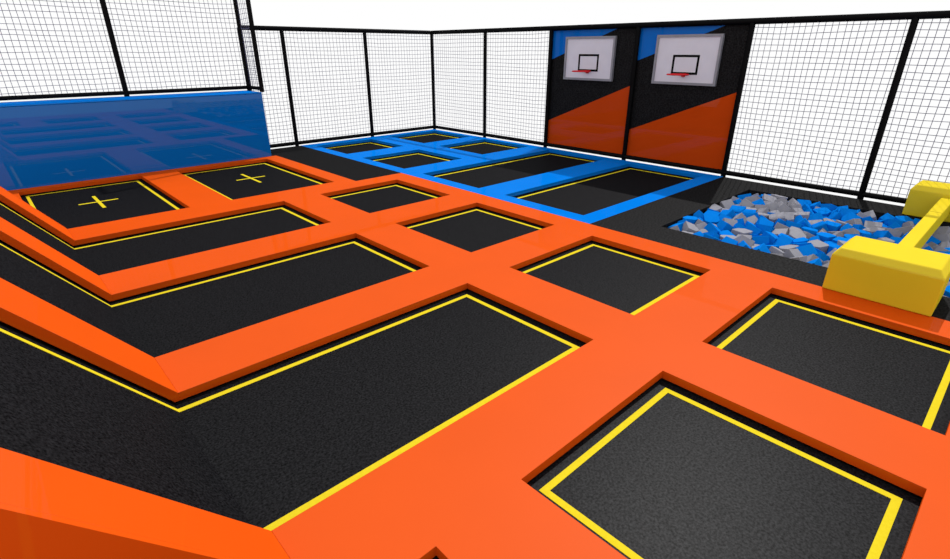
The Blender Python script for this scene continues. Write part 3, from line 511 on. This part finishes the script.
(10.21,3.13,-0.349,0.6,1.54,5.35),(10.14,3.32,-0.304,1.8,4,3.72),(10.11,3.54,-0.31,4.34,1.37,1.96),(10.33,-0.74,-0.342,2.35,5.96,0.88),(10.27,-0.49,-0.31,4.26,4.91,6.13),(10.43,-0.33,-0.327,0.88,0.75,3.58),
(10.32,-0.14,-0.342,5.05,4.02,4.44),(10.31,0.08,-0.334,2.79,5.52,3.14),(10.36,0.3,-0.341,4.04,0.24,4.01),(10.28,0.56,-0.308,0.74,1.14,5.89),(10.35,0.81,-0.314,1.52,5.65,5.63),(10.41,1.04,-0.325,0.91,3.95,0.22),
(10.29,1.23,-0.336,0.54,4.26,0.04),(10.33,1.44,-0.325,4.21,5.69,1.51),(10.33,1.66,-0.313,5.98,4.1,0.17),(10.41,1.92,-0.343,1.67,1.72,1.38),(10.34,2.13,-0.323,2.78,0.8,4.03),(10.36,2.35,-0.326,4.66,2.49,0.54),
(10.37,2.57,-0.308,3.94,2.13,1.79),(10.37,2.79,-0.319,4.59,4.44,0.54),(10.4,3.01,-0.334,4.65,5.75,3.88),(10.37,3.28,-0.302,1.93,1.56,2.46),(10.33,3.49,-0.331,2.83,3.51,5.73),(10.54,-0.65,-0.336,0.72,3.63,3.94),
(10.61,-0.44,-0.322,3.67,4.2,5.74),(10.62,-0.22,-0.341,2.89,0.07,3.33),(10.53,0.03,-0.336,2.7,0.48,5.17),(10.57,0.24,-0.301,2.57,0.02,3.75),(10.62,0.45,-0.303,3.29,1.81,4.16),(10.58,0.67,-0.312,2.04,5.72,1.44),
(10.57,0.89,-0.331,2.69,3.23,2.49),(10.62,1.12,-0.329,3.65,3.92,5.08),(10.51,1.31,-0.32,2.25,4.92,2.39),(10.59,1.56,-0.313,2.73,0.21,2.63),(10.61,1.78,-0.304,4.58,5.12,3.22),(10.62,2,-0.325,5.74,3.74,3.04),
(10.55,2.21,-0.314,2.96,4.06,2.08),(10.59,2.42,-0.33,1.34,5.05,0.92),(10.58,2.64,-0.349,5.22,4.21,5.59),(10.61,2.89,-0.308,4.64,1.62,3.97),(10.61,3.11,-0.318,3.42,4.2,4.51),(10.58,3.33,-0.334,2.91,3.31,1.76),
(10.54,3.54,-0.301,1.79,0.25,2.67)]
NV = 191
FS = 0.228
HALF = FS/2
rots = [Euler(f[3:]).to_matrix() for f in FOAM]
cens = [Vector(f[:3]) for f in FOAM]
def touching(i, j):
    """do the two cubes i and j press into each other (separating axis test)"""
    d = cens[j]-cens[i]
    if d.length > FS*1.7321: return False
    A, B = [rots[i].col[k] for k in range(3)], [rots[j].col[k] for k in range(3)]
    for ax in A + B + [a.cross(b) for a in A for b in B]:
        if ax.length < 1e-5: continue
        ax = ax.normalized()
        if abs(d.dot(ax)) > HALF*(sum(abs(a.dot(ax)) for a in A) + sum(abs(b.dot(ax)) for b in B)): return False
    return True
def foam_shape(i):
    """a cube of soft foam, pressed flat where it meets its neighbours and the pit's sides"""
    bm = bmesh.new(); bmesh.ops.create_cube(bm, size=FS)
    bmesh.ops.bevel(bm, geom=bm.edges[:], offset=0.004, segments=1, affect='EDGES')
    bmesh.ops.transform(bm, matrix=Matrix.Translation(cens[i]) @ rots[i].to_4x4(), verts=bm.verts)
    planes = [((cens[i]+cens[j])/2 - (cens[j]-cens[i]).normalized()*0.0015, (cens[j]-cens[i]).normalized()) for j in range(len(FOAM)) if j != i and touching(i, j)]
    e = 0.006
    planes += [(V(PIT[0], 0, 0)+Vector((e,0,0)), Vector((-1,0,0))), (V(PIT[1], 0, 0)-Vector((e,0,0)), Vector((1,0,0))),
               (V(0, PIT[2], 0)+Vector((0,e,0)), Vector((0,-1,0))), (V(0, PIT[3], 0)-Vector((0,e,0)), Vector((0,1,0)))]
    for co, no in planes:
        r_ = bmesh.ops.bisect_plane(bm, geom=bm.verts[:]+bm.edges[:]+bm.faces[:], plane_co=co, plane_no=no, clear_outer=True)
        ed = [x for x in r_['geom_cut'] if isinstance(x, bmesh.types.BMEdge)]
        if ed: bmesh.ops.contextual_create(bm, geom=ed)
    bmesh.ops.recalc_face_normals(bm, faces=bm.faces)
    return bm
ORD = ['', 'second ', 'third ', 'fourth ', 'fifth ', 'sixth ', 'seventh ', 'eighth ', 'ninth ', 'tenth ', 'eleventh ', 'twelfth ', 'thirteenth ', 'fourteenth ', 'fifteenth ', 'sixteenth ', 'seventeenth ',
       'eighteenth ', 'nineteenth ', 'twentieth '] + ['twenty-'+x+' ' for x in ('first','second','third','fourth','fifth','sixth','seventh','eighth','ninth')] + ['thirtieth '] + \
      ['thirty-'+x+' ' for x in ('first','second','third','fourth','fifth','sixth','seventh','eighth','ninth')] + ['fortieth '] + ['forty-'+x+' ' for x in ('first','second','third','fourth','fifth','sixth','seventh','eighth','ninth')]
MARKS = [('the far corner of the pit below the wall panel', PIT[1], PIT[3]), ('the left corner of the pit', PIT[0], PIT[3]), ("the near yellow block's left end", 2.932, 0.49),
         ('the far yellow block', 4.337, 0.49), ('the middle of the pit wall beside the blue padding', 3.63, PIT[3]), ('the middle of the near pit rim', 2.97, 1.0),
         ('the fence post behind the pit', FA, 0.797), ('the middle of the open pit', 3.63, 0.93), ('the middle of the yellow beam', 3.645, 0.296), ('the right end of the near yellow block', 2.932, 0.10)]
nvis = NV or len(FOAM)
cols = [math.sin(f[0]*12.9898+f[1]*78.233+f[2]*37.7)*43758.5 % 1 < 0.52 for f in FOAM]
rank = {}
for isb in (True, False):
    ids = [i for i in range(nvis) if cols[i] == isb]
    for k, (nm, ma, mb_) in enumerate(MARKS):
        for r_, i in enumerate(sorted(ids, key=lambda i: (FOAM[i][0]-ma*S)**2 + (FOAM[i][1]-mb_*S)**2)):
            if i not in rank or r_ < rank[i][0]: rank[i] = (r_, k)
for i in range(nvis):
    bm = foam_shape(i); bmesh.ops.translate(bm, verts=bm.verts, vec=-cens[i])
    me = bpy.data.meshes.new('foam_cube'); bm.to_mesh(me); bm.free(); me.materials.append(M['foamblue'] if cols[i] else M['foamgrey'])
    o = bpy.data.objects.new('foam_cube', me); C.objects.link(o); o.location = cens[i]
    r_, k = rank[i]
    tag(o, f"{'blue' if cols[i] else 'grey'} foam cube {ORD[min(r_, len(ORD)-1)]}nearest to {MARKS[k][0]}", 'foam cube', 'loose foam cubes filling the pit')
if nvis < len(FOAM):
    me = bpy.data.meshes.new('foam_cubes'); vs, fs, mi = [], [], []
    for i in range(nvis, len(FOAM)):
        bm = foam_shape(i); bm.verts.index_update(); n0 = len(vs)
        vs += [v.co.copy() for v in bm.verts]
        for f_ in bm.faces: fs.append([n0+v.index for v in f_.verts]); mi.append(0 if cols[i] else 1)
        bm.free()
    me.from_pydata(vs, [], fs); me.materials.append(M['foamblue']); me.materials.append(M['foamgrey'])
    for p, k in zip(me.polygons, mi): p.material_index = k
    o = bpy.data.objects.new('foam_cubes', me); C.objects.link(o)
    o['kind'] = 'stuff'; tag(o, 'blue and grey foam cubes lying under the top layer in the pit', 'foam cubes')

# ------------------------------------------------------------------ light
wd = bpy.data.worlds.new('sky'); sc.world = wd; wd.use_nodes = True
bg = wd.node_tree.nodes['Background']; bg.inputs['Color'].default_value = (1, 1, 1, 1); bg.inputs['Strength'].default_value = 1.0
sd = bpy.data.lights.new('sun', 'SUN'); sd.energy = 3.1; sd.angle = R(0.6); sd.color = (1.0, 0.98, 0.95)
so = bpy.data.objects.new('sun', sd); C.objects.link(so)
so.rotation_euler = Vector((-1.01, -0.317, -1.2)).to_track_quat('-Z', 'Y').to_euler(); so.location = (20, 15, 18)

# ------------------------------------------------------------------ camera
cd = bpy.data.cameras.new('camera'); cam = bpy.data.objects.new('camera', cd); C.objects.link(cam)
cd.sensor_width = 36.0; cd.lens = 517.91*36/950; cd.clip_end = 200
PITCH, YAW = 0.417773, 0.751209
fw_ = Vector((math.sin(YAW)*math.cos(PITCH), math.cos(YAW)*math.cos(PITCH), -math.sin(PITCH)))
cam.location = (0, 0, S); cam.rotation_euler = fw_.to_track_quat('-Z', 'Y').to_euler()
sc.camera = cam
sc.view_settings.view_transform = 'Standard'; sc.view_settings.look = 'None'
sc.view_settings.exposure = 0.0; sc.view_settings.gamma = 1.0; sc.view_settings.use_curve_mapping = False
